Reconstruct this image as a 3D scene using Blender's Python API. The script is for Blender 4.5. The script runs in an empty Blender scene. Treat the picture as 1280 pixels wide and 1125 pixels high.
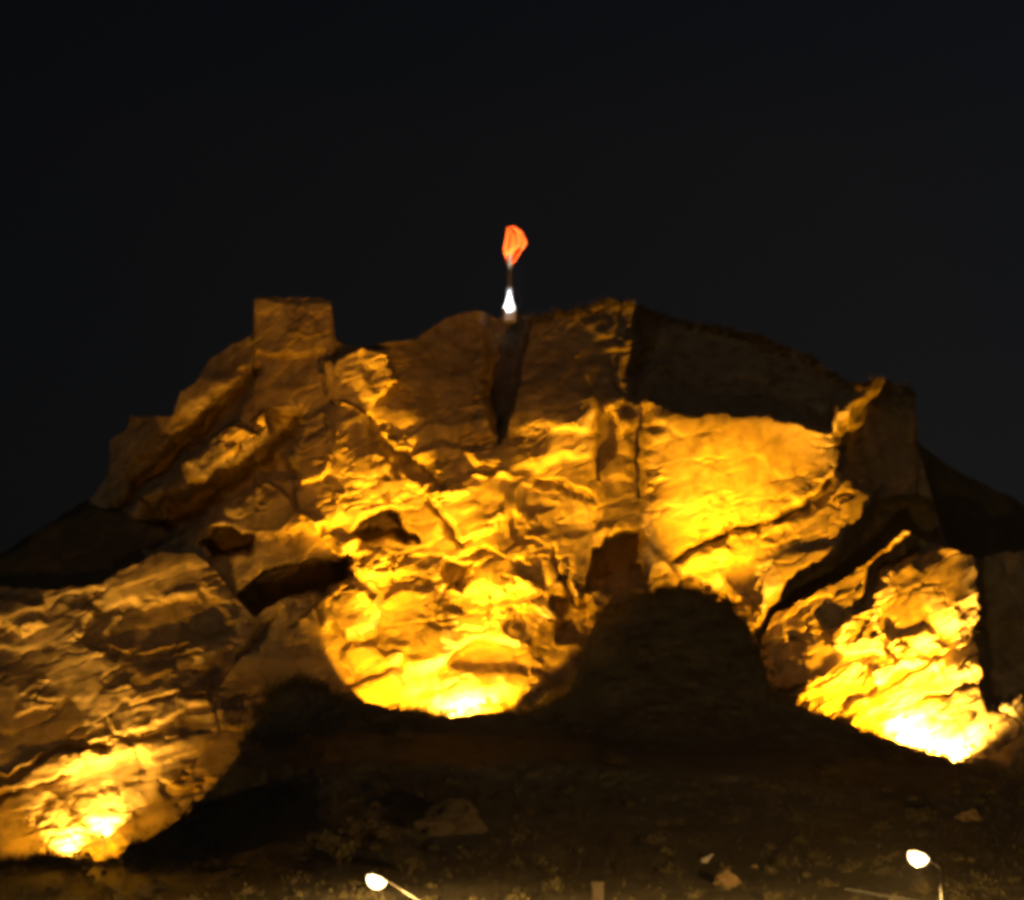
import bpy, bmesh, math, random
import numpy as np
from mathutils import Vector, Matrix

random.seed(7)
rng = np.random.default_rng(7)
S = bpy.context.scene
COL = S.collection

# ------------------------------------------------------------------ camera
HFOV = math.radians(24.0)
PITCH = math.radians(13.6)
CAM = Vector((0, 0, 1.7))
F = 640 / math.tan(HFOV / 2)
cd = bpy.data.cameras.new("camera")
cam = bpy.data.objects.new("camera", cd)
COL.objects.link(cam)
cam.location = CAM
cam.rotation_euler = (math.pi / 2 + PITCH, 0, 0)
cd.sensor_fit = 'HORIZONTAL'
cd.angle = HFOV
cd.clip_start = 0.5
cd.clip_end = 5000
S.camera = cam
cp, sp = math.cos(PITCH), math.sin(PITCH)

# ------------------------------------------------------------------ night sky
W = bpy.data.worlds.new("World")
S.world = W
W.use_nodes = True
wn, wl = W.node_tree.nodes, W.node_tree.links
wn.clear()
sky = wn.new('ShaderNodeTexSky')
sky.sky_type = 'NISHITA'
sky.sun_disc = False
sky.sun_elevation = math.radians(-4.0)
sky.sun_rotation = math.radians(60)
sky.dust_density = 4.0
hs = wn.new('ShaderNodeHueSaturation')
hs.inputs['Saturation'].default_value = 0.75
bg = wn.new('ShaderNodeBackground')
bg.inputs['Strength'].default_value = 0.12
out = wn.new('ShaderNodeOutputWorld')
wl.new(sky.outputs['Color'], hs.inputs['Color'])
wl.new(hs.outputs['Color'], bg.inputs['Color'])
wl.new(bg.outputs['Background'], out.inputs['Surface'])

# ------------------------------------------------------------------ weak unseen fill lamp, added to lift the dark rock and ground
sd = bpy.data.lights.new('ambient_fill', 'SUN')
sd.energy = 0.045
sd.angle = math.radians(25)
sd.color = (1.0, .88, .72)
so = bpy.data.objects.new('ambient_fill', sd)
COL.objects.link(so)
so.rotation_euler = (math.radians(52), 0, math.radians(-24))

# ------------------------------------------------------------------ exposure and lens
vs = S.view_settings
vs.view_transform = 'Standard'
vs.look = 'None'
vs.exposure = 0.35
vs.gamma = 1.0
vs.use_curve_mapping = False
S.cycles.use_denoising = True
S.cycles.max_bounces = 4
S.cycles.filter_width = 4.4          # a soft phone lens

SODIUM = (1.0, 0.385, 0.005)
FILL = (1.0, 0.34, 0.006)            # redder amber of the fill lamps added below the view
HOT = (1.0, 0.47, 0.05)              # paler lamp colour, so rock beside the lamp burns out white

# ------------------------------------------------------------------ helpers
def at(u, v, D):
    """photo direction (u, v) at ground distance D -> world point"""
    a, b = u - 640.0, 562.5 - v
    d = Vector((a, cp * F - sp * b, sp * F + cp * b))
    return CAM + d * (D / d.y)

def at_np(u, v, D):
    a, b = u - 640.0, 562.5 - v
    dx, dy, dz = a, cp * F - sp * b, sp * F + cp * b
    k = D / dy
    return np.stack([CAM.x + dx * k, CAM.y + dy * k, CAM.z + dz * k], -1)

def tag(o, label=None, cat=None, group=None, kind=None):
    if label: o['label'] = label
    if cat: o['category'] = cat
    if group: o['group'] = group
    if kind: o['kind'] = kind
    return o

def link(name, me, mat=None, parent=None):
    o = bpy.data.objects.new(name, me)
    COL.objects.link(o)
    if mat and me is not None:
        me.materials.append(mat)
    o.parent = parent
    return o

def empty(name, loc, rz=0):
    o = bpy.data.objects.new(name, None)
    COL.objects.link(o)
    o.location = loc
    o.rotation_euler = (0, 0, rz)
    return o

def np_mesh(name, co, faces):
    """quads from numpy arrays"""
    me = bpy.data.meshes.new(name)
    n, m, k = len(co), len(faces), faces.shape[1]
    me.vertices.add(n)
    me.vertices.foreach_set('co', np.ascontiguousarray(co, np.float32).ravel())
    me.loops.add(m * k)
    me.loops.foreach_set('vertex_index', np.ascontiguousarray(faces, np.int32).ravel())
    me.polygons.add(m)
    me.polygons.foreach_set('loop_start', np.arange(0, m * k, k, dtype=np.int32))
    me.polygons.foreach_set('use_smooth', np.ones(m, bool))
    me.update(calc_edges=True)
    me.validate()
    return me

def smooth(a, b, x):
    t = np.clip((x - a) / (b - a), 0, 1)
    return t * t * (3 - 2 * t)

# ---- hashing noise on plain arrays
def hash2(ix, iy, s):
    h = (ix.astype(np.int64) * 374761393 + iy.astype(np.int64) * 668265263 + s * 974634777) & 0xFFFFFFFF
    h = ((h ^ (h >> 13)) * 1274126177) & 0xFFFFFFFF
    h = ((h ^ (h >> 16)) * 2246822519) & 0xFFFFFFFF
    return ((h ^ (h >> 15)) & 0xFFFFFF) / float(0x1000000)

def vnoise(x, y, s):
    ix, iy = np.floor(x), np.floor(y)
    fx, fy = x - ix, y - iy
    fx, fy = fx * fx * (3 - 2 * fx), fy * fy * (3 - 2 * fy)
    a, b = hash2(ix, iy, s), hash2(ix + 1, iy, s)
    c, d = hash2(ix, iy + 1, s), hash2(ix + 1, iy + 1, s)
    return (a * (1 - fx) + b * fx) * (1 - fy) + (c * (1 - fx) + d * fx) * fy * 1.0

def fbm(x, y, s, o=4):
    r, a, t = 0, 1, 0
    for k in range(o):
        r = r + a * vnoise(x, y, s + k * 17)
        t += a
        a *= .5
        x, y = x * 2.03 + 5.1, y * 2.03 + 1.7
    return r / t * 2 - 1

def facet(u, v, size, seed, ang=0.0, aniso=1.0, sharp=9.0, tilt=1.0):
    """broken rock: every cell of a jittered lattice is a tilted plane of its own"""
    c, s = math.cos(ang), math.sin(ang)
    x = (u * c + v * s) / (size * aniso)
    y = (-u * s + v * c) / size
    ix, iy = np.floor(x), np.floor(y)
    wsum = np.zeros_like(x)
    hsum = np.zeros_like(x)
    f1 = np.full_like(x, 9.)
    f2 = np.full_like(x, 9.)
    for dx in (-1, 0, 1):
        for dy in (-1, 0, 1):
            cx, cy = ix + dx, iy + dy
            px = cx + .1 + .8 * hash2(cx, cy, seed)
            py = cy + .1 + .8 * hash2(cx, cy, seed + 1)
            ex, ey = x - px, y - py
            d = ex * ex + ey * ey
            h = (hash2(cx, cy, seed + 2) * 2 - 1) \
                + tilt * ((hash2(cx, cy, seed + 3) * 2 - 1) * ex * 1.6 + (hash2(cx, cy, seed + 4) * 2 - 1) * ey * 1.6)
            w = np.exp(-sharp * d)
            wsum += w
            hsum += w * h
            nf1 = np.minimum(f1, d)
            f2 = np.minimum(np.maximum(f1, d), f2)
            f1 = nf1
    crack = 1 - smooth(0.0, 0.10, np.sqrt(f2) - np.sqrt(f1))
    return hsum / wsum, crack

# ---- distances to drawn lines and outlines, in photo units
def dist_line(u, v, pts):
    best = np.full_like(u, 1e9)
    for (x0, y0), (x1, y1) in zip(pts[:-1], pts[1:]):
        dx, dy = x1 - x0, y1 - y0
        t = np.clip(((u - x0) * dx + (v - y0) * dy) / (dx * dx + dy * dy + 1e-9), 0, 1)
        best = np.minimum(best, (u - x0 - t * dx) ** 2 + (v - y0 - t * dy) ** 2)
    return np.sqrt(best)

def inside(u, v, pts):
    r = np.zeros(u.shape, bool)
    n = len(pts)
    for i in range(n):
        x0, y0 = pts[i]
        x1, y1 = pts[(i + 1) % n]
        if y0 == y1: continue
        r ^= ((y0 > v) != (y1 > v)) & (u < (x1 - x0) * (v - y0) / (y1 - y0) + x0)
    return r

def warp(u, v, a, s, seed):
    return u + a * fbm(u / s, v / s, seed, 3), v + a * fbm(u / s + 40, v / s + 9, seed + 50, 3)

def bump_poly(u, v, pts, soft):
    d = dist_line(u, v, pts + pts[:1])
    sd = np.where(inside(u, v, pts), d, -d)
    return smooth(-soft * .5, soft * .5, sd)

def apply(D, u, v, feats):
    wu, wv = warp(u, v, 11, 48, 901)
    wu, wv = warp(wu, wv, 6, 15, 951)
    wob = .35 + 1.3 * vnoise(u / 17, v / 17, 977)
    for f in feats:
        if f[0] == 'groove':
            _, pts, w, dep = f[:4]
            (ax, ay), (bx, by) = pts[0], pts[-1]
            ends = np.minimum(np.hypot(wu - ax, wv - ay), np.hypot(wu - bx, wv - by))
            ww = w * (.75 + .25 * wob if len(f) > 4 else wob) * (.35 + .65 * smooth(0, 5 * w, ends))
            D = D + dep * (.45 + .55 * smooth(0, 4 * w, ends)) * np.exp(-(dist_line(wu, wv, pts) / ww) ** 2)
        elif f[0] == 'step':                                # a raised or sunk block with its own tilt
            _, pts, dep, soft = f[:4]
            gu, gv = f[4] if len(f) > 4 else (0, 0)
            m = bump_poly(wu, wv, pts, soft)
            cx = sum(p[0] for p in pts) / len(pts)
            cy = sum(p[1] for p in pts) / len(pts)
            D = D + m * (dep + gu * (u - cx) + gv * (v - cy))
    return D

# ------------------------------------------------------------------ materials
def mat_new(name):
    m = bpy.data.materials.new(name)
    m.use_nodes = True
    nt = m.node_tree
    b = nt.nodes['Principled BSDF']
    return m, nt, b

def plain(name, col, rough=.7, metal=0.0, var=.15, scale=6.0):
    m, nt, b = mat_new(name)
    tc = nt.nodes.new('ShaderNodeTexCoord')
    no = nt.nodes.new('ShaderNodeTexNoise')
    no.inputs['Scale'].default_value = scale
    no.inputs['Detail'].default_value = 5
    r = nt.nodes.new('ShaderNodeValToRGB')
    r.color_ramp.elements[0].color = (*[c * (1 - var) for c in col], 1)
    r.color_ramp.elements[1].color = (*[min(1, c * (1 + var)) for c in col], 1)
    r.color_ramp.elements[0].position = .35
    r.color_ramp.elements[1].position = .65
    nt.links.new(tc.outputs['Object'], no.inputs['Vector'])
    nt.links.new(no.outputs['Fac'], r.inputs['Fac'])
    nt.links.new(r.outputs['Color'], b.inputs['Base Color'])
    b.inputs['Roughness'].default_value = rough
    b.inputs['Metallic'].default_value = metal
    return m

def rock_mat(name, dark, mid, light, bump=.5, spec=.25, streak=0.0):
    m, nt, b = mat_new(name)
    N, L = nt.nodes, nt.links
    tc = N.new('ShaderNodeTexCoord')
    def noise(scale, detail, rough=.6, dist=0.0):
        n = N.new('ShaderNodeTexNoise')
        n.inputs['Scale'].default_value = scale
        n.inputs['Detail'].default_value = detail
        n.inputs['Roughness'].default_value = rough
        n.inputs['Distortion'].default_value = dist
        L.new(tc.outputs['Object'], n.inputs['Vector'])
        return n
    big, mid_n, fine = noise(.09, 6, .6, .6), noise(.5, 7, .65), noise(2.6, 8, .7)
    r = N.new('ShaderNodeValToRGB')
    e = r.color_ramp.elements
    e[0].position, e[0].color = .33, (*dark, 1)
    e[1].position, e[1].color = .68, (*light, 1)
    k = e.new(.5)
    k.color = (*mid, 1)
    mx = N.new('ShaderNodeMath')
    mx.operation = 'MULTIPLY_ADD'
    mx.inputs[1].default_value = .45
    L.new(mid_n.outputs['Fac'], mx.inputs[0])
    ad = N.new('ShaderNodeMath')
    ad.operation = 'MULTIPLY_ADD'
    ad.inputs[1].default_value = .55
    L.new(big.outputs['Fac'], ad.inputs[0])
    L.new(mx.outputs[0], ad.inputs[2])
    mx.inputs[2].default_value = 0
    L.new(ad.outputs[0], r.inputs['Fac'])
    if streak:                                                   # water stains running down the faces
        mp = N.new('ShaderNodeMapping')
        mp.inputs['Scale'].default_value = (.55, .55, .06)
        sn = N.new('ShaderNodeTexNoise')
        sn.inputs['Scale'].default_value = 1.0
        sn.inputs['Detail'].default_value = 6
        sr = N.new('ShaderNodeValToRGB')
        sr.color_ramp.elements[0].position, sr.color_ramp.elements[0].color = .36, (1 - streak, 1 - streak, 1 - streak, 1)
        sr.color_ramp.elements[1].position, sr.color_ramp.elements[1].color = .52, (1, 1, 1, 1)
        ml = N.new('ShaderNodeMixRGB')
        ml.blend_type = 'MULTIPLY'
        ml.inputs['Fac'].default_value = 1.0
        L.new(tc.outputs['Object'], mp.inputs['Vector'])
        L.new(mp.outputs['Vector'], sn.inputs['Vector'])
        L.new(sn.outputs['Fac'], sr.inputs['Fac'])
        L.new(r.outputs['Color'], ml.inputs['Color1'])
        L.new(sr.outputs['Color'], ml.inputs['Color2'])
        L.new(ml.outputs['Color'], b.inputs['Base Color'])
    else:
        L.new(r.outputs['Color'], b.inputs['Base Color'])
    b.inputs['Roughness'].default_value = .85
    b.inputs['Specular IOR Level'].default_value = spec
    bp = N.new('ShaderNodeBump')
    bp.inputs['Strength'].default_value = bump
    bp.inputs['Distance'].default_value = .35
    L.new(fine.outputs['Fac'], bp.inputs['Height'])
    L.new(bp.outputs['Normal'], b.inputs['Normal'])
    return m

def glow_mat(name, col, strength):
    m, nt, b = mat_new(name)
    b.inputs['Base Color'].default_value = (.8, .8, .8, 1)
    b.inputs['Emission Color'].default_value = (*col, 1)
    b.inputs['Emission Strength'].default_value = strength
    return m

M_ROCK = rock_mat('cliff rock', (.20, .155, .10), (.33, .265, .18), (.43, .36, .25), streak=.32)
M_EARTH = rock_mat('dry earth', (.06, .052, .04), (.10, .088, .066), (.15, .13, .10), .6, .1)
M_PALE = rock_mat('pale stone', (.40, .37, .31), (.52, .48, .41), (.62, .58, .5), .3)
M_OCHRE = rock_mat('ochre stone', (.16, .11, .06), (.30, .20, .10), (.42, .29, .16), .9)
M_BROWN = rock_mat('brown stone', (.06, .045, .03), (.13, .10, .065), (.22, .17, .11), 1.0)
M_METAL = plain('galvanised metal', (.32, .32, .31), .45, .7)
M_DARKMETAL = plain('dark metal', (.05, .05, .05), .5, .4)
M_WHITE = plain('white paint', (.78, .78, .76), .5)
M_GLARE = plain('glare white', (.72, .71, .68), .85)
M_PLASTER = plain('house plaster', (.42, .37, .30), .9)
M_TILE = plain('clay roof tile', (.20, .11, .07), .8, 0, .3, 3)
M_CHIM = plain('weathered post stone', (.55, .46, .33), .9)
M_GLASSDARK = plain('dark window glass', (.02, .022, .025), .15)
M_WOOD = plain('wooden door', (.12, .07, .04), .6)
M_LEAF = plain('scrub leaf', (.11, .09, .042), .7, 0, .4, 2)
M_STEM = plain('scrub stem', (.09, .06, .04), .9)
M_GRASS = plain('dry grass', (.16, .13, .06), .9, 0, .3, 1)
M_LENS = glow_mat('sodium lamp glass', (1, .80, .42), 30)
M_STREET = glow_mat('street lamp glass', (1, .74, .36), 7)
M_WLENS = glow_mat('white lamp glass', (.95, .97, 1), 40)

# ------------------------------------------------------------------ rock bodies
STEP = 1.15

def body(sky_pts, u0, u1, vbot, depth, step=STEP, back=60, back_rows=26, rough=2.0, seed=0):
    """relief of a rock body: rays through the photo meet it at real distances; the top rolls back behind its skyline"""
    nu = int((u1 - u0) / step) + 1
    us = np.linspace(u0, u1, nu)
    xs, ys = zip(*sky_pts)
    top = np.interp(us, xs, ys) + rough * fbm(us / 9.0, us * 0 + seed, 300 + seed, 4) * 1.6
    vb = np.interp(us, *zip(*vbot)) if isinstance(vbot, list) else np.full(nu, float(vbot))
    nv = int(np.max(vb - top) / step) + 2
    t = np.linspace(0, 1, nv)[:, None]
    v = vb[None] + (top - vb)[None] * t
    u = np.broadcast_to(us[None], v.shape).copy()
    D = depth(u, v)
    co = at_np(u, v, D)
    rows = [co]
    crest = co[-1]
    edge = smooth(0, 1, np.linspace(0, 1, back_rows + 1)[1:])
    for k in range(back_rows):
        f = (k + 1) / back_rows
        d = back * f ** 1.6
        r = crest.copy()
        r[:, 1] += d
        r[:, 2] -= (.03 * d + 60 * np.clip(f - .25, 0, 1) ** 2) - .25 * fbm(us / 14, us * 0 + k * .35, 77 + seed, 3) * min(1, f * 8)
        r[:, 0] *= 1 + d / 600
        rows.append(r[None])
    co = np.concatenate(rows, 0)
    R, C = co.shape[:2]
    idx = np.arange(R * C).reshape(R, C)
    faces = np.stack([idx[:-1, :-1], idx[:-1, 1:], idx[1:, 1:], idx[1:, :-1]], -1).reshape(-1, 4)
    uc = np.broadcast_to(us[None], (R, C))
    vc = np.concatenate([v, np.repeat(top[None], back_rows, 0)], 0)
    fu = (uc[:-1, :-1] + uc[1:, 1:]).reshape(-1) / 2
    fv = (vc[:-1, :-1] + vc[1:, 1:]).reshape(-1) / 2
    return co.reshape(-1, 3), faces, fu, fv

def split(root, co, faces, fu, fv, zones, rest, mat):
    """cut one relief into the named members of the rock, each its own mesh"""
    lab = np.zeros(len(faces), int)
    wu, wv = warp(fu, fv, 6, 22, 444)
    for k, (nm, pts, _) in enumerate(zones):
        lab[(lab == 0) & inside(wu, wv, pts)] = k + 1
    for k, (nm, lb) in enumerate([rest] + [(z[0], z[2]) for z in zones]):
        f = faces[lab == k]
        if not len(f): continue
        ids, inv = np.unique(f, return_inverse=True)
        o = link(nm, np_mesh(nm, co[ids], inv.reshape(-1, 4)), mat, root)
        if lb: o['label'] = lb

def rocknoise(u, v, seed, ang, amp, aniso=1.6):
    """beds and blocks of limestone: large tilted slabs, smaller blocks on them, then chips"""
    wu, wv = warp(u, v, 15, 60, seed + 3)
    a, c0 = facet(wu, wv, 105, seed, ang, aniso, 13, 1.35)
    wu, wv = warp(u, v, 8, 26, seed + 5)
    b, c1 = facet(wu, wv, 46, seed + 11, ang, aniso, 15, 1.3)
    wu, wv = warp(u, v, 4, 11, seed + 6)
    c, c2 = facet(wu, wv, 20, seed + 23, ang, aniso, 12, 1.2)
    wu, wv = warp(u, v, 2, 5, seed + 7)
    d, c3 = facet(wu, wv, 8.5, seed + 31, ang, aniso, 9)
    ca, sa = math.cos(ang), math.sin(ang)
    x, y = u * ca + v * sa, -u * sa + v * ca
    g1 = smooth(.0, .45, fbm(u / 90, v / 90, seed + 70, 3))
    g2 = smooth(-.05, .45, fbm(u / 55 + 7, v / 55, seed + 75, 3))        # broken ground; elsewhere the faces stay broad
    ridge = np.abs(fbm(x / 80, y / 26, seed + 60, 4))
    return amp * (1.15 * a + .72 * b * (.55 + .6 * g2) + .36 * c * (.18 + g2) + .15 * d * (.15 + g2)
                  + .8 * c0 * g1 + .45 * c1 * g2 + .16 * c2 * g2
                  + .7 * smooth(.07, 0, ridge) * (.3 + g2) + .18 * fbm(x / 40, y / 10, seed + 62, 4)
                  + .8 * fbm(u / 120, v / 120, seed + 90, 3) + .09 * fbm(u / 6, v / 5, seed + 95, 3) * (.4 + g2))

# --- main cliff
MAIN_SKY = [(104, 690), (112, 622), (122, 612), (136, 590), (137, 549), (158, 536), (164, 519), (176, 523), (216, 519), (226, 490),
            (246, 476), (262, 449), (290, 431), (317, 417), (316, 376), (328, 370), (400, 373), (414, 379), (420, 428), (442, 431),
            (482, 430), (520, 424), (556, 399), (575, 390), (604, 389), (622, 398), (634, 392), (668, 398), (742, 380), (770, 373),
            (800, 384), (850, 400), (950, 419), (1020, 449), (1060, 480), (1108, 475), (1144, 489), (1148, 560), (1170, 640), (1210, 760)]
MAIN_F = [
    ('step', [(609, 380), (660, 380), (650, 470), (632, 520), (620, 552), (608, 520)], 12, 14),                              # gully under the flagpole
    ('step', [(740, 470), (812, 455), (806, 660), (800, 735), (738, 735), (744, 600)], 2.2, 34, (.015, 0)),
    ('step', [(735, 690), (800, 658), (802, 736), (736, 738)], 6, 10),
    ('step', [(690, 752), (738, 748), (735, 800), (700, 800)], 2.6, 14),
    ('step', [(555, 704), (592, 706), (586, 742), (560, 740)], 5.5, 12),
    ('groove', [(745, 470), (752, 560), (748, 600)], 12, 4),
    ('groove', [(770, 450), (790, 520), (800, 620)], 10, 2.5),
    ('step', [(442, 668), (462, 643), (478, 637), (494, 643), (524, 680), (486, 664), (462, 676)], 12, 8),   # cave
    ('step', [(255, 790), (318, 724), (380, 700), (440, 700), (436, 728), (390, 748), (340, 800)], 14, 10),  # dark band
    ('step', [(406, 446), (450, 430), (488, 442), (490, 480), (452, 520), (412, 494)], -3.6, 8, (0, .05)),  # pentagon block
    ('step', [(316, 370), (416, 374), (420, 440), (320, 440)], -1.5, 8),
    ('groove', [(458, 520), (492, 560), (520, 590), (560, 612)], 11, 4),
    ('groove', [(538, 628), (556, 658), (572, 674), (592, 662)], 4, 2.2),
    ('step', [(538, 625), (600, 590), (660, 590), (640, 640), (575, 672)], -2.2, 12),
    ('step', [(500, 585), (540, 550), (600, 560), (612, 590), (560, 610), (520, 620)], -2.0, 12),
    ('step', [(372, 520), (430, 500), (480, 540), (478, 640), (430, 700), (380, 640), (366, 570)], -2.4, 14),
    ('groove', [(318, 462), (262, 532), (205, 584), (140, 644)], 18, 9, 'even'),                  # gullies between the left ribs
    ('groove', [(352, 545), (300, 592), (240, 630), (140, 690)], 19, 10, 'even'),
    ('step', [(166, 630), (236, 566), (300, 530), (316, 545), (256, 600), (190, 640)], -3.6, 9),
    ('step', [(240, 655), (300, 608), (340, 600), (400, 650), (330, 668)], -2.5, 12),
    ('step', [(246, 672), (280, 658), (318, 664), (310, 690), (262, 694)], 10, 8),
    ('step', [(330, 520), (372, 510), (370, 590), (330, 590)], 4.0, 14),
    ('step', [(810, 520), (880, 505), (1000, 512), (1040, 570), (1050, 600), (960, 650), (900, 660), (830, 710), (808, 690)], -.5, 16),
    ('groove', [(838, 704), (870, 686), (905, 656), (955, 655), (1000, 642), (1046, 592)], 5, 3.0),
    ('step', [(840, 706), (905, 662), (1000, 648), (1050, 596), (1100, 625), (1070, 690), (1000, 745), (960, 770), (880, 735)], -2.6, 10, (0, -.02)),
    ('step', [(1040, 540), (1110, 480), (1150, 490), (1150, 600), (1100, 615), (1050, 585)], 6, 18),
    ('step', [(800, 380), (960, 420), (1060, 480), (1030, 530), (960, 505), (860, 505), (790, 490)], 9, 30),
    ('step', [(945, 790), (1000, 728), (1055, 684), (1097, 622), (1230, 640), (1230, 900), (950, 900)], 9, 14),
    ('step', [(906, 700), (946, 700), (950, 760), (905, 758)], 2.2, 18),
    ('groove', [(690, 690), (712, 735), (718, 760)], 3.0, 1.8),
    ('groove', [(650, 598), (690, 604), (745, 628)], 4.0, 1.6),
    ('groove', [(640, 700), (600, 690), (570, 700)], 5, 1.2),
    ('step', [(520, 810), (650, 805), (700, 850), (690, 900), (480, 900), (470, 860)], -2.2, 90),
    ('step', [(400, 744), (440, 735), (475, 752), (470, 790), (430, 800), (405, 780)], -2.6, 14),
    ('step', [(420, 815), (478, 800), (505, 812), (480, 840), (440, 840)], -1.2, 10),
    ('step', [(556, 742), (660, 740), (740, 745), (735, 800), (700, 840), (560, 830)], 1.8, 20),
]
def main_depth(u, v):
    D = 304 + (735 - v) * .05
    D = D + 14 * smooth(330, 90, u) + 12 * smooth(1020, 1200, u)
    D = D - 3.5 * np.exp(-((u - 620 - (v - 600) * .1) / 120) ** 2) * smooth(480, 640, v)      # central buttress
    D = D - 2.5 * np.exp(-((u - 450) / 70) ** 2) * smooth(500, 600, v)
    D = D + smooth(530, 380, v) * (4 + 12 * smooth(470, 560, u))                              # the crest leans back
    amp = 1 - .75 * bump_poly(u, v, [(820, 500), (1010, 505), (1050, 600), (905, 655), (820, 700)], 40)
    ang = np.where(u < 360, -.65, -.1)
    n = rocknoise(u, v, 1, -.62, 1.0, 2.0)
    n2 = rocknoise(u, v, 40, -.25, 1.0, 1.4)
    w = smooth(320, 430, u)
    D = D + amp * (n * (1 - w) + n2 * w)
    return apply(D, u, v, MAIN_F)

cliff = empty('rock_cliff', at(640, 900, 296))
tag(cliff, 'tall floodlit amber rock cliff rising to the flagpole on its summit', 'cliff', kind='structure')
ZONES = [
    ('summit_block', [(300, 340), (425, 340), (428, 438), (312, 440)], 'square dim block standing at the upper left of the skyline'),
    ('rock_block', [(404, 444), (450, 428), (492, 440), (492, 482), (454, 524), (410, 496)], 'bright five-sided block below the summit block'),
    ('gully', [(606, 370), (650, 370), (640, 480), (622, 556), (606, 500)], 'black gully running down under the flagpole'),
    ('cave', [(436, 672), (462, 640), (478, 634), (496, 640), (528, 684), (486, 668), (462, 680)], 'black cave mouth in the lit wall'),
    ('rock_rib', [(60, 800), (60, 500), (300, 340), (340, 440), (330, 520), (350, 600), (240, 700), (180, 800)], 'dim slanting ribs on the left shoulder'),
    ('rock_shelf', [(240, 700), (350, 600), (440, 690), (440, 780), (240, 820)], None),
    ('rock_face', [(806, 500), (880, 490), (1010, 500), (1052, 596), (1000, 644), (905, 658), (838, 706), (804, 720)], 'broad smooth bright face on the right'),
    ('rock_ledge', [(804, 720), (838, 706), (905, 658), (1000, 644), (1052, 596), (1110, 620), (1070, 700), (960, 775), (940, 920), (804, 920)], None),
    ('dark_crest', [(650, 330), (1200, 330), (1260, 920), (940, 920), (960, 775), (1070, 700), (1110, 620), (1052, 596), (1010, 500), (806, 500), (780, 440), (660, 430)], 'dim unlit crest right of the flagpole'),
    ('buttress', [(530, 560), (640, 540), (745, 600), (740, 940), (470, 940), (560, 760)], 'central buttress above the middle floodlight'),
]
co, fc, fu, fv = body(MAIN_SKY, 104, 1210, [(104, 700), (240, 800), (380, 905), (900, 905), (1210, 905)], main_depth, seed=1)
cl = np.array(cliff.location)
split(cliff, co - cl, fc, fu, fv, ZONES, ('rock_wall', None), M_ROCK)

# --- left spur
SPUR_SKY = [(-360, 1120), (-310, 980), (-250, 880), (-170, 790), (-100, 750), (0, 733), (60, 738), (128, 729), (150, 714), (200, 688), (242, 692), (268, 712), (292, 745), (318, 772),
            (350, 750), (396, 738), (402, 742), (420, 800), (450, 860)]
SPUR_F = [
    ('groove', [(-20, 985), (30, 965), (80, 940), (150, 930)], 4, 2.2),
    ('groove', [(-20, 1005), (40, 985), (90, 972)], 3.5, 2.0),
    ('step', [(-20, 975), (70, 940), (115, 940), (100, 968), (30, 990), (-20, 1000)], -1.0, 8),
    ('step', [(-10, 745), (50, 750), (50, 780), (20, 790), (-10, 780)], -2.0, 12),
    ('groove', [(195, 868), (235, 866), (262, 870)], 5, 1.6),
    ('groove', [(300, 828), (330, 790), (350, 770)], 6, 3),
    ('groove', [(100, 800), (190, 830), (250, 810)], 5, 1.6),
    ('step', [(120, 760), (260, 740), (290, 790), (190, 820), (110, 800)], 1.5, 18),
    ('step', [(70, 1000), (165, 1000), (165, 1060), (70, 1070)], -1.6, 60),
]
def spur_depth(u, v):
    D = 274 + (1075 - v) * .075 + 5 * smooth(120, 420, u) + 2 * smooth(0, -160, u)
    D = D + rocknoise(u, v, 83, -.30, .62, 2.4)
    return apply(D, u, v, SPUR_F)
spur = empty('rock_spur', at(150, 1080, 274))
tag(spur, 'low brown rock spur at lower left, lit from the floodlight at its foot', 'rock spur', kind='structure')
co, fc, fu, fv = body(SPUR_SKY, -360, 450, [(-360, 1140), (-160, 1135), (200, 1100), (300, 1000), (450, 900)], spur_depth, back=26, back_rows=14, seed=2)
split(spur, co - np.array(spur.location), fc, fu, fv, [
    ('rock_crest', [(-200, 700), (220, 660), (280, 700), (300, 780), (180, 820), (-200, 800)], None),
    ('lit_foot', [(-200, 1150), (-200, 1010), (110, 945), (320, 900), (320, 1150)], 'yellow lit foot of the spur'),
], ('rock_slope', None), M_ROCK)

# --- lower right outcrop
CRAG_SKY = [(940, 880), (952, 800), (966, 770), (1000, 752), (1050, 726), (1072, 712), (1084, 703), (1106, 684), (1129, 663), (1150, 674), (1165, 678), (1200, 690), (1226, 699), (1250, 690), (1300, 690), (1400, 735), (1480, 830), (1540, 920), (1580, 1000)]
CRAG_F = [
    ('groove', [(1078, 750), (1084, 738), (1106, 712), (1150, 690), (1190, 670)], 10, 8),
    ('step', [(1096, 712), (1140, 668), (1200, 660), (1200, 684), (1130, 700)], 6, 8),
    ('step', [(1040, 790), (1062, 762), (1100, 755), (1105, 815), (1060, 818)], -1.5, 8),
    ('step', [(1112, 800), (1150, 790), (1190, 815), (1170, 840), (1125, 830)], -1.3, 10),
    ('groove', [(1098, 790), (1106, 810), (1118, 822)], 3, 1.8),
    ('groove', [(990, 800), (1010, 795), (1020, 798)], 3, 1.4),
    ('groove', [(962, 872), (990, 862), (1016, 854)], 5, 2.5),
    ('groove', [(1145, 880), (1195, 870), (1230, 855)], 3, 1.4),
    ('step', [(1224, 640), (1700, 640), (1700, 880), (1240, 880), (1226, 800)], 9, 16),
]
def crag_depth(u, v):
    D = 291 + (900 - v) * .06 + 3 * smooth(1020, 950, u)
    D = D + rocknoise(u, v, 131, -.5, .7, 1.5)
    return apply(D, u, v, CRAG_F)
crag = empty('rock_outcrop', at(1120, 960, 286))
tag(crag, 'bright yellow rock outcrop at lower right behind the strongest floodlight', 'outcrop', kind='structure')
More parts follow.
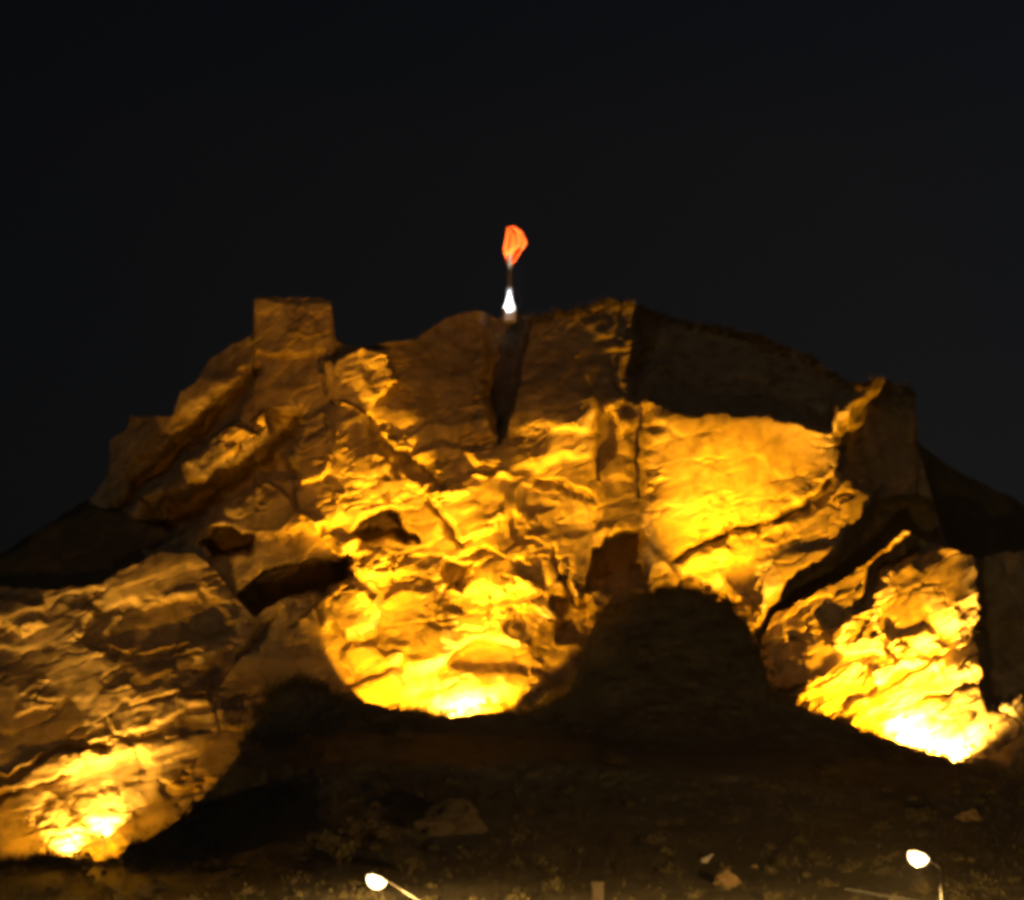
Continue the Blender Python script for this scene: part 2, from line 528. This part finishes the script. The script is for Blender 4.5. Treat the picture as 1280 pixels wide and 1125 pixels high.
co, fc, fu, fv = body(CRAG_SKY, 940, 1580, [(940, 905), (1100, 960), (1420, 1010), (1580, 1025)], crag_depth, back=30, back_rows=14, seed=3)
split(crag, co - np.array(crag.location), fc, fu, fv, [
    ('lit_foot', [(1090, 860), (1240, 860), (1260, 1010), (1090, 1010)], 'white-hot foot of the outcrop beside the floodlight'),
    ('dark_flank', [(1226, 600), (1700, 600), (1700, 1040), (1260, 1020), (1228, 860)], 'unlit brown flank at the edge of the picture'),
], ('rock_wall', None), M_ROCK)

# --- dark hill behind
HILL_SKY = [(-500, 850), (-200, 775), (0, 692), (60, 655), (118, 618), (200, 560), (330, 480), (640, 420), (900, 430), (1050, 500),
            (1140, 548), (1200, 590), (1280, 630), (1500, 720), (1800, 860)]
def hill_depth(u, v):
    D = 338 + (800 - v) * .10
    D = D - 34 * bump_poly(*warp(u, v, 8, 30, 222), [(-60, 730), (0, 690), (60, 655), (116, 624), (168, 640), (238, 664), (320, 704), (340, 800), (-60, 800)], 10)
    return D + 2.2 * fbm(u / 70, v / 70, 210, 5) + .8 * fbm(u / 14, v / 14, 215, 3)
co, fc, fu, fv = body(HILL_SKY, -500, 1800, 1000, hill_depth, step=3.6, back=160, back_rows=20, seed=4)
tag(link('hill', np_mesh('hill', co, fc), M_EARTH), 'dark unlit hillside behind the rock cliff', 'hill', kind='structure')

# --- foreground slope: one sheet from the camera to the foot of the rock
BANK = [(-500, 1090), (-60, 1075), (60, 1074), (132, 1078), (182, 1052), (240, 1016), (288, 962), (318, 908), (336, 874), (352, 858), (380, 852), (404, 857),
        (432, 872), (500, 889), (580, 897), (660, 888), (704, 872), (726, 835), (738, 790), (752, 764), (790, 746), (850, 735), (892, 745), (932, 778),
        (954, 828), (966, 870), (1000, 880), (1100, 924), (1180, 945), (1240, 956), (1300, 968), (1500, 990), (1800, 1010)]
BX, BY = zip(*BANK)
TOE = 185.0
def bank_dist(u):
    return np.interp(u, [-500, 0, 180, 330, 420, 560, 700, 850, 970, 1100, 1300, 1800], [258, 262, 264, 272, 277, 279, 279, 277, 277, 276, 273, 268])
def ground_depth(u, v):
    k = .36 + .72 * smooth(420, 120, u)
    d = TOE + (1150 - v) * k
    e = 925 + 14 * smooth(680, 900, u) + 26 * smooth(900, 1280, u) + 5 * fbm(u / 60, u * 0, 611, 3)
    lim = 246 + 22 * smooth(34, -14, v - e) + np.clip(e - v, 0, 400) * .05 + 10 * smooth(420, 120, u)
    w = 9.0
    d = -w * np.log(np.exp(-(d - TOE) / w) + np.exp(-(lim - TOE) / w)) + TOE
    return np.minimum(d + np.where(v < 922, 0, 0), bank_dist(u))
NU = 760
us = np.linspace(-500, 1800, NU)
topv = np.interp(us, BX, BY) + 6 * fbm(us / 50, us * 0 + 3, 511, 3) + 3.2 * fbm(us / 13, us * 0, 512, 4)
rows = []
ref = at_np(us, np.full(NU, 1150.), np.full(NU, TOE))
for y in (-60, -20, 20, 60, 90, 110, 122, 134, 146, 158, 168, 177):                       # level streets, then the toe of the slope
    r = ref.copy()
    r[:, 0] = ref[:, 0] * (1 + (TOE - y) / TOE * 1.5)
    r[:, 1] = y
    r[:, 2] = ref[:, 2] * float(smooth(112, TOE + 2, np.array(float(y)))) ** 1.0
    rows.append(r)
NG = 300
for i in range(NG):
    f = i / (NG - 1)
    v = 1150 + (topv - 1150) * f
    D = ground_depth(us, v)
    lump = fbm(us / 40, v / 26, 520, 5) * 1.3 + fbm(us / 9, v / 6, 530, 3) * .35
    rows.append(at_np(us, v, D + lump * min(1, (1 - f) * 12)))
crest = rows[-1]
for k in range(1, 21):                                                            # the bench behind the crest, where the floodlights stand
    d = k * 2.2
    r = crest.copy()
    r[:, 1] += d
    r[:, 2] -= 2.6 * float(smooth(0, 4.5, np.array(d))) - .04 * d + .10 * fbm(us / 20, us * 0 + k, 540, 3)
    rows.append(r)
g = np.stack(rows, 0)
R, C = g.shape[:2]
idx = np.arange(R * C).reshape(R, C)
fc = np.stack([idx[:-1, :-1], idx[:-1, 1:], idx[1:, 1:], idx[1:, :-1]], -1).reshape(-1, 4)
tag(link('ground', np_mesh('ground', g.reshape(-1, 3), fc), M_EARTH), 'dark earth slope with knolls in front of the rock', 'ground', kind='structure')

def ground_z(x, y):
    """height of the nearest ground vertex"""
    d = (g[..., 0] - x) ** 2 + (g[..., 1] - y) ** 2
    i = np.argmin(d)
    return float(g.reshape(-1, 3)[i, 2])

def on_slope(u, v):
    """point of the visible slope seen at photo position (u, v)"""
    D = float(ground_depth(np.array(float(u)), np.array(float(v))))
    return at(u, v, D)

# ------------------------------------------------------------------ small mesh tools
def bm_box(bm, c, s, rot=None):
    r = bmesh.ops.create_cube(bm, size=1.0)
    M = Matrix.Translation(c) @ (rot.to_4x4() if rot else Matrix.Identity(4)) @ Matrix.Diagonal((*s, 1))
    bmesh.ops.transform(bm, matrix=M, verts=r['verts'])
    return r['verts']

def bm_tube(bm, pts, radii, n=10, cap=True):
    pts = [Vector(p) for p in pts]
    rings = []
    for i, p in enumerate(pts):
        d = (pts[min(i + 1, len(pts) - 1)] - pts[max(i - 1, 0)]).normalized()
        a = d.orthogonal().normalized()
        b = d.cross(a)
        rings.append([bm.verts.new(p + radii[i] * (a * math.cos(2 * math.pi * k / n) + b * math.sin(2 * math.pi * k / n))) for k in range(n)])
    for r0, r1 in zip(rings[:-1], rings[1:]):
        for k in range(n):
            try: bm.faces.new((r0[k], r0[(k + 1) % n], r1[(k + 1) % n], r1[k]))
            except ValueError: pass
    if cap:
        bm.faces.new(rings[0][::-1]); bm.faces.new(rings[-1])

def fix_orient(bm):
    bmesh.ops.recalc_face_normals(bm, faces=bm.faces)

def done(name, bm, mat, parent=None, bevel=0, smooth_=False):
    if bevel:
        bmesh.ops.bevel(bm, geom=bm.edges[:], offset=bevel, segments=2, affect='EDGES')
    fix_orient(bm)
    me = bpy.data.meshes.new(name)
    bm.to_mesh(me); bm.free()
    if smooth_:
        for p in me.polygons: p.use_smooth = True
    return link(name, me, mat, parent)

def bm_part(fn):
    bm = bmesh.new(); fn(bm); return bm

# ------------------------------------------------------------------ floodlights
def floodlight(label, pos, aims, group='amber floodlights behind the bank', color=SODIUM, lens=None, wall=None):
    """post and yoke with one or more projector heads; aims: (target, watts, cone degrees, blend)"""
    z0 = min(pos.z - .5, ground_z(pos.x, pos.y)) if wall is None else pos.z - 1.0
    root = empty('floodlight', (pos.x, pos.y, z0))
    tag(root, label, 'floodlight', group)
    h = pos.z - z0
    bm = bmesh.new(); bm_tube(bm, [(0, 0, -.3), (0, 0, h - .25)], [.06, .06], 8); bm_box(bm, (0, 0, .03), (.5, .5, .06))
    done('post', bm, M_METAL, root)
    n = len(aims)
    bm = bmesh.new(); bm_box(bm, (0, 0, h - .25), (.75 * n, .08, .08)); done('crossbar', bm, M_METAL, root)
    for i, (tgt, watts, cone, blend) in enumerate(aims):
        off = Vector(((i - (n - 1) / 2) * .75, 0, h))
        d = (tgt - (Vector((pos.x, pos.y, z0)) + off)).normalized()
        q = d.to_track_quat('-Z', 'Y')
        R3 = q.to_matrix()
        hd = empty('lamp_head', off); hd.parent = root; hd.rotation_euler = q.to_euler()
        bm = bmesh.new()
        bm_box(bm, (0, 0, .17), (.5, .36, .24))
        for k in range(5): bm_box(bm, (-.2 + .1 * k, 0, .32), (.03, .3, .07))
        for s in (-1, 1): bm_box(bm, (s * .27, 0, .12), (.03, .06, .3))
        for sx, sy, dx, dy in ((.26, 0, .02, .4), (-.26, 0, .02, .4), (0, .19, .5, .02), (0, -.19, .5, .02)):
            bm_box(bm, (sx, sy, .0), (dx, dy, .13))
        done('housing', bm, M_DARKMETAL, hd)
        bm = bmesh.new(); bm_box(bm, (0, 0, .035), (.46, .32, .02)); done('glass', bm, lens or M_LENS, hd)
        ld = bpy.data.lights.new('lamp', 'SPOT')
        ld.energy = watts; ld.color = color; ld.spot_size = math.radians(cone); ld.spot_blend = blend; ld.shadow_soft_size = .18
        lo = bpy.data.objects.new('lamp', ld); COL.objects.link(lo)
        lo.parent = hd; lo.location = (0, 0, -.12)
    return root

K = 1000.0
def near(depth, u, v, off, dv=0):
    """a point off metres in front of the rock seen at (u, v)"""
    return at(u, v + dv, float(depth(np.array([[float(u)]]), np.array([[float(v)]]))[0, 0]) - off)

floodlight('amber floodlight at the foot of the low left spur', at(100, 1066, 267), [
    (at(115, 1000, 278), 18 * K, 125, .5), (at(200, 900, 286), 10 * K, 80, 1.0), (at(270, 550, 314), 90 * K, 24, 1.0)])
floodlight('small amber floodlight glaring on the rock just above the left floodlight', near(spur_depth, 128, 1044, 1.7), [
    (near(spur_depth, 132, 1020, 0), 110 * K, 72, 1.0)], color=HOT)
floodlight('small amber floodlight glaring low beside the left floodlight', near(spur_depth, 84, 1070, 1.8), [
    (near(spur_depth, 86, 1050, 0), 75 * K, 72, 1.0)], color=HOT)
floodlight('amber floodlight below the central buttress', at(590, 887, 284), [
    (at(575, 800, 300), 62 * K, 86, .2)])
floodlight('small amber floodlight close under the central buttress', near(main_depth, 584, 893, 2.2, 5), [
    (near(main_depth, 582, 874, 0), 80 * K, 130, .8)], color=HOT)
floodlight('amber floodlight left of the central buttress foot', at(470, 884, 283), [
    (at(505, 800, 298), 60 * K, 62, .15)])
floodlight('amber projector with three heads standing before the central buttress', at(560, 888, 281.5), [
    (at(655, 615, 306), 380 * K, 42, 1.0), (at(425, 555, 308), 540 * K, 36, 1.0), (at(560, 480, 318), 260 * K, 28, 1.0)])
floodlight('amber floodlight under the bright outcrop at lower right', at(1205, 948, 284), [
    (at(1130, 870, 290), 80 * K, 100, .4)])
floodlight('small amber floodlight close under the white-hot foot of the outcrop', near(crag_depth, 1196, 944, 2.0, 6), [
    (near(crag_depth, 1186, 918, 0), 300 * K, 110, .8)], color=HOT)
floodlight('small amber floodlight up left of the white-hot foot of the outcrop', near(crag_depth, 1140, 925, 2.2, 10), [
    (near(crag_depth, 1142, 900, 0), 190 * K, 110, .8)], color=HOT)
floodlight('amber projector standing before the bright outcrop at lower right', at(1168, 938, 278.5), [
    (at(1066, 795, 297), 310 * K, 62, .25)])
floodlight('amber floodlight hidden behind the dark round knoll', at(870, 762, 285), [
    (at(912, 600, 310), 380 * K, 47, 1.0), (at(715, 540, 316), 90 * K, 34, 1.0)])
for u, v, d, tu, tv, td, w, lb in ((583, 876, 281, 590, 912, 270, 70, 'small amber lamp glaring at the lit foot of the central buttress'),
                              (1175, 932, 277.5, 1165, 955, 266, 45, 'small amber lamp added to spill light down the bank under the outcrop'),  # lamp added so that the bank catches spill
                              (131, 1030, 268, 140, 1094, 240, 14, 'small amber lamp glaring above the foot of the left spur')):
    floodlight(lb, at(u, v, d), [(at(tu, tv, td), w * K, 120, 1.0)], 'small amber lamps along the bank')
for sx, w, tu, tv, cone, lb in ((-34, 170, 300, 560, 14, 'unseen amber fill light added at the foot of the slope, left of the street lamps'), (30, 640, 545, 535, 18.5, 'unseen amber fill light added at the foot of the slope, between the street lamps')):
    floodlight(lb, Vector((sx, 138, ground_z(sx, 138) + 1.2)), [(at(tu, tv, 305), w * K, cone, 1.0)] + ([(at(90, 860, 288), 75 * K, 13, 1.0)] if sx < 0 else []), 'unseen fill lights added at the foot of the slope', FILL)  # out of view, added as amber fill on cliff and spur

# ------------------------------------------------------------------ flagpole and flag
FB = at(637, 389, 343)
pole_root = empty('flagpole', (FB.x, FB.y, FB.z - 1.0))
tag(pole_root, 'white flagpole lit from its base on the summit of the rock', 'flagpole')
bm = bmesh.new(); bm_tube(bm, [(0, 0, -.6), (0, 0, 1.4), (0, 0, 2.4), (0, 0, 3.4)], [1.0, .95, .6, .42], 24); done('glare_base', bm, M_GLARE, pole_root)  # white tapered base, shaped after the lamp glare at the pole's foot
bm = bmesh.new(); bm_tube(bm, [(0, 0, 3.3), (0, 0, 5), (0, 0, 7), (0, 0, 12.6)], [.46, .42, .34, .2], 16); done('pole', bm, M_METAL, pole_root, smooth_=True)
bm = bmesh.new(); bmesh.ops.create_uvsphere(bm, u_segments=14, v_segments=10, radius=.26, matrix=Matrix.Translation((0, 0, 12.8))); done('finial', bm, M_METAL, pole_root, smooth_=True)
bm = bmesh.new(); bm_tube(bm, [(.24, -.26, 1.2), (.2, -.2, 12.2)], [.025, .025], 6); done('halyard', bm, M_METAL, pole_root)

mf, nt, b = mat_new('red flag cloth')
b.inputs['Base Color'].default_value = (.58, .075, .012, 1)
b.inputs['Specular IOR Level'].default_value = .05
b.inputs['Roughness'].default_value = .8
wv_ = nt.nodes.new('ShaderNodeTexWave'); wv_.inputs['Scale'].default_value = 40
bp = nt.nodes.new('ShaderNodeBump'); bp.inputs['Strength'].default_value = .1
nt.links.new(wv_.outputs['Fac'], bp.inputs['Height']); nt.links.new(bp.outputs['Normal'], b.inputs['Normal'])
tr = nt.nodes.new('ShaderNodeBsdfTranslucent'); tr.inputs['Color'].default_value = (.6, .12, .04, 1)
ms = nt.nodes.new('ShaderNodeMixShader'); ms.inputs['Fac'].default_value = .15
nt.links.new(b.outputs['BSDF'], ms.inputs[1]); nt.links.new(tr.outputs['BSDF'], ms.inputs[2])
nt.links.new(ms.outputs['Shader'], nt.nodes['Material Output'].inputs['Surface'])
# hanging cloth: hoist on the pole, fly edge blown a little to the right and sagging into folds
LEFT = [(634, 284), (632, 296), (629, 312), (632, 323), (634, 330)]
RIGHT = [(641, 282), (653, 290), (659, 303), (648, 319), (641, 330)]
nv, nu_ = 44, 30
vs_, fs_ = [], []
for i in range(nv):
    f = i / (nv - 1)
    t = np.linspace(0, 1, 5)
    l = (np.interp(f, t, [p[0] for p in LEFT]), np.interp(f, t, [p[1] for p in LEFT]))
    r = (np.interp(f, t, [p[0] for p in RIGHT]), np.interp(f, t, [p[1] for p in RIGHT]))
    for j in range(nu_):
        s = j / (nu_ - 1)
        uu, vv = l[0] + (r[0] - l[0]) * s, l[1] + (r[1] - l[1]) * s
        pleat = math.sin(s * 10.5 + f * 1.6) * (.25 + .75 * s) * (.35 + .65 * math.sin(f * math.pi))
        low = float(smooth(.60, .74, np.array(f + .12 * s)))                     # the lower fly doubles back under the fold
        dep = 342.55 + .85 * pleat - .5 * s * (1 - f) + low * (.9 - 1.3 * (f - .6))
        vs_.append(at(uu, vv, dep))
for i in range(nv - 1):
    for j in range(nu_ - 1):
        a = i * nu_ + j
        fs_.append((a, a + 1, a + nu_ + 1, a + nu_))
fo = at(630, 331, 342.6)
me = bpy.data.meshes.new('flag')
me.from_pydata([p - fo for p in vs_], [], fs_)
for p in me.polygons: p.use_smooth = True
fl = link('flag', me, mf); fl.location = fo
sm = fl.modifiers.new('thickness', 'SOLIDIFY'); sm.thickness = .03
tag(fl, 'red flag hanging in folds from the summit flagpole', 'flag')

WHITE = (.93, .96, 1.0)
fa = at(630, 387, 338.5); fb = at(650, 392, 334)
for pos, tg, w, lb in ((fa, at(637, 377, 343), 9 * K, 'white floodlight at the foot of the flagpole, nearer its left side'),
                       (fb, at(643, 306, 342.5), 110 * K, 'white floodlight at the foot of the flagpole, nearer its right side')):
    floodlight(lb, pos, [(tg, w, 42 if w < 20 * K else 22, .9)], 'white floodlights of the flagpole',
               (1.0, .84, .58) if w > 20 * K else WHITE, M_WLENS)

# ------------------------------------------------------------------ street lamps
def street_lamp(label, head, watts, reach=2.4, lean=0.0):
    """pole on the right, arm rising left to a bowl lantern"""
    z0 = ground_z(head.x + reach, head.y)
    root = empty('street_lamp', (head.x + reach, head.y, z0))
    tag(root, label, 'street lamp', 'street lamps below the rock')
    h = head.z - z0
    a = reach - .1
    bm = bmesh.new(); bm_tube(bm, [(0, 0, -.2), (0, 0, .5), (0, 0, .52), (0, 0, h - .5 * reach)], [.14, .14, .09, .06], 10); done('pole', bm, M_DARKMETAL, root)
    bm = bmesh.new(); bm_tube(bm, [(0, 0, h - .5 * reach - .1), (-a * .12, 0, h - .42 * reach), (-a * .5, 0, h - .2 * reach), (-a + .6, 0, h + .02)], [.06, .055, .05, .05], 8); done('arm', bm, M_METAL, root)
    bm = bmesh.new()
    bmesh.ops.create_uvsphere(bm, u_segments=20, v_segments=12, radius=1)
    for v_ in bm.verts:
        if v_.co.z < -.15: v_.co.z = -.15
    bmesh.ops.transform(bm, matrix=Matrix.Translation((-a, 0, h + .14)) @ Matrix.Rotation(.35, 4, 'Y') @ Matrix.Diagonal((.82, .40, .26, 1)), verts=bm.verts)
    done('lamp_head', bm, M_METAL, root, smooth_=True)
    bm = bmesh.new()
    bmesh.ops.create_uvsphere(bm, u_segments=20, v_segments=12, radius=1)
    for v_ in bm.verts:
        if v_.co.z > .3: v_.co.z = .3
    bmesh.ops.transform(bm, matrix=Matrix.Translation((-a - .05, 0, h + .04)) @ Matrix.Rotation(.35, 4, 'Y') @ Matrix.Diagonal((.70, .45, .66, 1)), verts=bm.verts)
    done('lamp_glass', bm, M_STREET, root, smooth_=True)
    ld = bpy.data.lights.new('lamp', 'SPOT'); ld.energy = watts; ld.color = (1, .58, .16); ld.shadow_soft_size = .3
    ld.spot_size = math.radians(178 if lean == 0 else 174); ld.spot_blend = .08 if lean == 0 else .1
    lo = bpy.data.objects.new('lamp', ld); COL.objects.link(lo); lo.parent = root; lo.location = (-a - .05, 0, h - .68)
    lo.rotation_euler = (math.radians(8 if lean == 0 else 35), math.radians(lean), 0)
    return root
street_lamp('glaring street lamp with its arm slanting down right, by the lit scrub', at(470, 1100, 172), 80 * K, 3.7)
street_lamp('smaller street lamp glaring alone at lower right', at(1147, 1071, 165), 60 * K, 1.5, 42)

# ------------------------------------------------------------------ post and handrail by the road
sp_ = at(747, 1103, 167)
st = empty('stone_post', (sp_.x, sp_.y, ground_z(sp_.x, sp_.y) - .2))
tag(st, 'pale square stone post standing up at the bottom edge', 'post')
hp = sp_.z - st.location.z
bm = bmesh.new(); bm_box(bm, (0, 0, hp / 2 - .1), (.74, .74, hp - .2)); done('shaft', bm, M_CHIM, st, .03)
bm = bmesh.new(); bm_box(bm, (0, 0, hp - .1), (.86, .86, .2)); done('cap', bm, M_CHIM, st, .04)
ra, rb = at(1056, 1111, 180), at(1172, 1131, 178)
rl = empty('handrail', (ra.x, ra.y, ground_z(ra.x, ra.y)))
tag(rl, 'dark sloping handrail catching light under the right street lamp', 'handrail')
bm = bmesh.new(); bm_tube(bm, [ra - rl.location, rb - rl.location], [.07, .07], 8); done('top_rail', bm, M_DARKMETAL, rl)
for f in (.5, .97):
    p = ra + (rb - ra) * f
    bm = bmesh.new(); bm_tube(bm, [Vector((p.x, p.y, ground_z(p.x, p.y) - .2)) - rl.location, p - rl.location], [.04, .04], 6); done('rail_post', bm, M_DARKMETAL, rl)

# ------------------------------------------------------------------ boulders
def boulder(name, label, pos, size, mat, seed, cat='boulder', group=None, rot=0, cuts=4):
    r = random.Random(seed)
    bm = bmesh.new()
    bmesh.ops.create_icosphere(bm, subdivisions=cuts, radius=1)
    planes = [(Vector((r.uniform(-1, 1), r.uniform(-1, 1), r.uniform(-.6, 1))).normalized(), r.uniform(.55, .85)) for _ in range(12)]
    for v_ in bm.verts:
        for n, d in planes:
            k = v_.co.dot(n) - d
            if k > 0: v_.co -= n * k
        w = v_.co * 3.1 + Vector((seed, seed * .7, 0))
        v_.co *= 1 + .22 * math.sin(w.x + 1.3 * math.sin(w.y * 1.7)) * math.cos(w.z * 1.6 + w.x) + .10 * math.sin(w.y * 4.3 + w.z * 3.7)
        v_.co += Vector((r.uniform(-1, 1), r.uniform(-1, 1), r.uniform(-1, 1))) * .02
        v_.co = Vector((v_.co.x * size[0], v_.co.y * size[1], v_.co.z * size[2]))
    o = done(name, bm, mat)
    o.location = pos; o.rotation_euler = (0, rot, 0)
    tag(o, label, cat, group)
    return o
boulder('boulder', 'dim pale boulder on the dark slope right of the left street lamp', on_slope(575, 1036), (4.0, 3, 2.6), M_BROWN, 3, rot=.12)
boulder('boulder', 'orange-lit boulder low on the dark slope', on_slope(913, 1106), (1.35, 1.2, 1.0), M_OCHRE, 5)
boulder('boulder', 'tiny orange stone just above the orange-lit boulder', on_slope(943, 1085), (.45, .4, .35), M_OCHRE, 8)
boulder('boulder', 'thin grey stone left of the orange-lit boulder', on_slope(881, 1076), (.85, .4, .3), M_PALE, 9, rot=-.8)
boulder('boulder', 'faint brown stone on the slope above the right street lamp', on_slope(1208, 1022), (1.3, 1.2, 1.0), M_OCHRE, 12)
pc = empty('forked_rock', near(crag_depth, 1268, 890, 1.0))
tag(pc, 'small pale forked rock catching light at the right edge', 'rock')
for (du, dv, s, ro, sd) in ((-9, 0, (.75, .6, .55), .1, 21), (2, -6, (1.1, .5, .36), -.9, 22), (-1, 6, (.7, .5, .4), .7, 23), (9, -1, (1.0, .5, .35), -.8, 24)):
    o = boulder('rock_arm', '', near(crag_depth, 1268, 890, 1.2) + Vector((du * .094, -.1, -dv * .094 + .55)), s, M_PALE, sd, rot=ro)
    for k in ('label', 'category'):
        if k in o: del o[k]
    o.parent = pc; o.location = o.location - pc.location

# ------------------------------------------------------------------ scrub
def shrub(label, pos, r, h, seed, n=420):
    rr = random.Random(seed)
    root = empty('shrub', pos)
    tag(root, label, 'shrub', 'scrub on the dark slope')
    bm = bmesh.new()
    tips = []
    for k in range(9):
        a = rr.uniform(0, 6.28); q = rr.uniform(.2, .9)
        e = Vector((math.cos(a) * r * q, math.sin(a) * r * q, h * rr.uniform(.5, .95)))
        bm_tube(bm, [(0, 0, -.2), e * .5 + Vector((0, 0, .1)), e], [.05, .035, .015], 5)
        tips.append(e)
    done('stem', bm, M_STEM, root)
    bm = bmesh.new()
    for k in range(n):
        c = rr.choice(tips) + Vector((rr.gauss(0, r * .25), rr.gauss(0, r * .25), rr.gauss(0, h * .16)))
        if c.z < .05: c.z = .05 + rr.random() * .2
        s = rr.uniform(.08, .2) * (r / 1.5 + .4)
        d = Vector((rr.uniform(-1, 1), rr.uniform(-1, 1), rr.uniform(-.4, 1))).normalized()
        w = d.orthogonal().normalized() * s * .5
        d = d * s
        bm.faces.new([bm.verts.new(p) for p in (c - d, c + w, c + d, c - w)])
    done('foliage', bm, M_LEAF, root)
for i, (u, v, r, h, lb) in enumerate([
    (424, 1078, 1.5, 1.6, 'scrub bush just left of the left street lamp glare'),
    (448, 1052, 1.7, 1.7, 'brightest scrub bush above the left street lamp'),
    (400, 1060, 1.3, 1.2, 'low scrub bush farthest left of the left street lamp'),
    (486, 1056, 1.2, 1.2, 'dim scrub bush up right of the left street lamp'),
    (513, 1090, 1.0, 1.0, 'small scrub bush right of the left street lamp glare'),
    (1150, 1030, 1.5, 1.3, 'faint scrub bush above the right street lamp')]):
    shrub(lb, on_slope(u, v), r, h, 60 + i)

# ------------------------------------------------------------------ grass along the crest of the bank
r2 = np.random.default_rng(5)
NB = 9000
gi = r2.integers(NG * 0 + 10, R - 14, NB)
crest_row = 12 + NG - 1
gi = np.where(r2.random(NB) < .55, crest_row - r2.integers(0, 14, NB), gi)
gj = r2.integers(150, NU - 150, NB)
base = g[gi, gj] + np.stack([r2.normal(0, .12, NB), r2.normal(0, .1, NB), np.full(NB, -.05)], -1)
hh = r2.uniform(.15, .5, NB)
ang = r2.uniform(0, math.pi, NB)
wv2 = np.stack([np.cos(ang), np.sin(ang), 0 * ang], -1) * .05
tip = base + np.stack([r2.normal(0, .14, NB), r2.normal(0, .14, NB), hh], -1)
vv = np.stack([base - wv2, base + wv2, tip], 1).reshape(-1, 3)
ff = np.arange(NB * 3).reshape(-1, 3)
tag(link('grass', np_mesh('grass', vv, ff), M_GRASS), 'dry grass growing along the dark bank', 'grass', kind='stuff')

# ------------------------------------------------------------------ low scrub along the crest
r3 = np.random.default_rng(11)
NC = 520
cj = r3.integers(160, NU - 160, NC)
ci = crest_row - np.where(r3.random(NC) < .4, r3.integers(0, 3, NC), r3.integers(0, 296, NC))
quads = []
def col_of(u):
    return int(np.clip(round((u + 500) / 2300 * (NU - 1)), 0, NU - 1))
for k in range(110):                                                             # thicker bushes on the two knolls
    cj[k] = col_of(r3.uniform(728, 972) if k < 70 else r3.uniform(300, 440))
    ci[k] = crest_row - r3.integers(0, 10)
for k in range(NC):
    p = g[ci[k], cj[k]]
    rad = r3.uniform(.5, 1.35) if k < 110 else r3.uniform(.25, 1.0); n = int(60 + 60 * rad)
    c = p + np.stack([r3.normal(0, rad * .6, n), r3.normal(0, rad * .6, n), np.abs(r3.normal(0, rad * .55, n))], -1)
    a = r3.normal(0, 1, (n, 3)); a /= np.linalg.norm(a, axis=1)[:, None]
    b_ = np.cross(a, r3.normal(0, 1, (n, 3))); b_ /= np.linalg.norm(b_, axis=1)[:, None] + 1e-6
    sz = r3.uniform(.06, .16, n)[:, None]
    quads.append(np.stack([c - a * sz, c + b_ * sz * .6, c + a * sz, c - b_ * sz * .6], 1))
q = np.concatenate(quads, 0)
tag(link('scrub', np_mesh('scrub', q.reshape(-1, 3), np.arange(len(q) * 4).reshape(-1, 4)), M_LEAF), 'low dark scrub dotted along the crest of the bank', 'scrub', kind='stuff')

cq = []
for k in range(150):
    uu = r3.uniform(655, 1146)
    vv_ = np.interp(uu, *zip(*MAIN_SKY)) + r3.uniform(-1, 10)
    p = np.array(near(main_depth, uu, vv_, .1))
    rad = r3.uniform(.25, .8); n = int(50 + 60 * rad)
    c = p + np.stack([r3.normal(0, rad * .7, n), r3.normal(0, rad * .6, n), np.abs(r3.normal(0, rad * .6, n)) - .2], -1)
    a = r3.normal(0, 1, (n, 3)); a /= np.linalg.norm(a, axis=1)[:, None]
    b_ = np.cross(a, r3.normal(0, 1, (n, 3))); b_ /= np.linalg.norm(b_, axis=1)[:, None] + 1e-6
    sz = r3.uniform(.07, .18, n)[:, None]
    cq.append(np.stack([c - a * sz, c + b_ * sz * .6, c + a * sz, c - b_ * sz * .6], 1))
q = np.concatenate(cq, 0)
tag(link('crest_scrub', np_mesh('crest_scrub', q.reshape(-1, 3), np.arange(len(q) * 4).reshape(-1, 4)), M_LEAF), 'ragged dim scrub growing along the crest right of the flagpole', 'scrub', kind='stuff')

# ------------------------------------------------------------------ added haze
bm = bmesh.new()
bm_box(bm, (0, 270, 22), (900, 760, 230))
mh = bpy.data.materials.new('added haze'); mh.use_nodes = True
mh.node_tree.nodes.clear()
pv = mh.node_tree.nodes.new('ShaderNodeVolumePrincipled')
pv.inputs['Color'].default_value = (.9, .9, .9, 1)
pv.inputs['Density'].default_value = 2.8e-5
mo = mh.node_tree.nodes.new('ShaderNodeOutputMaterial')
mh.node_tree.links.new(pv.outputs['Volume'], mo.inputs['Volume'])
hz = done('haze', bm, mh)  # thin volume added for lamp glow and a veil over the darks
tag(hz, 'thin haze added for a faint glow over the floodlights', 'haze', kind='stuff')
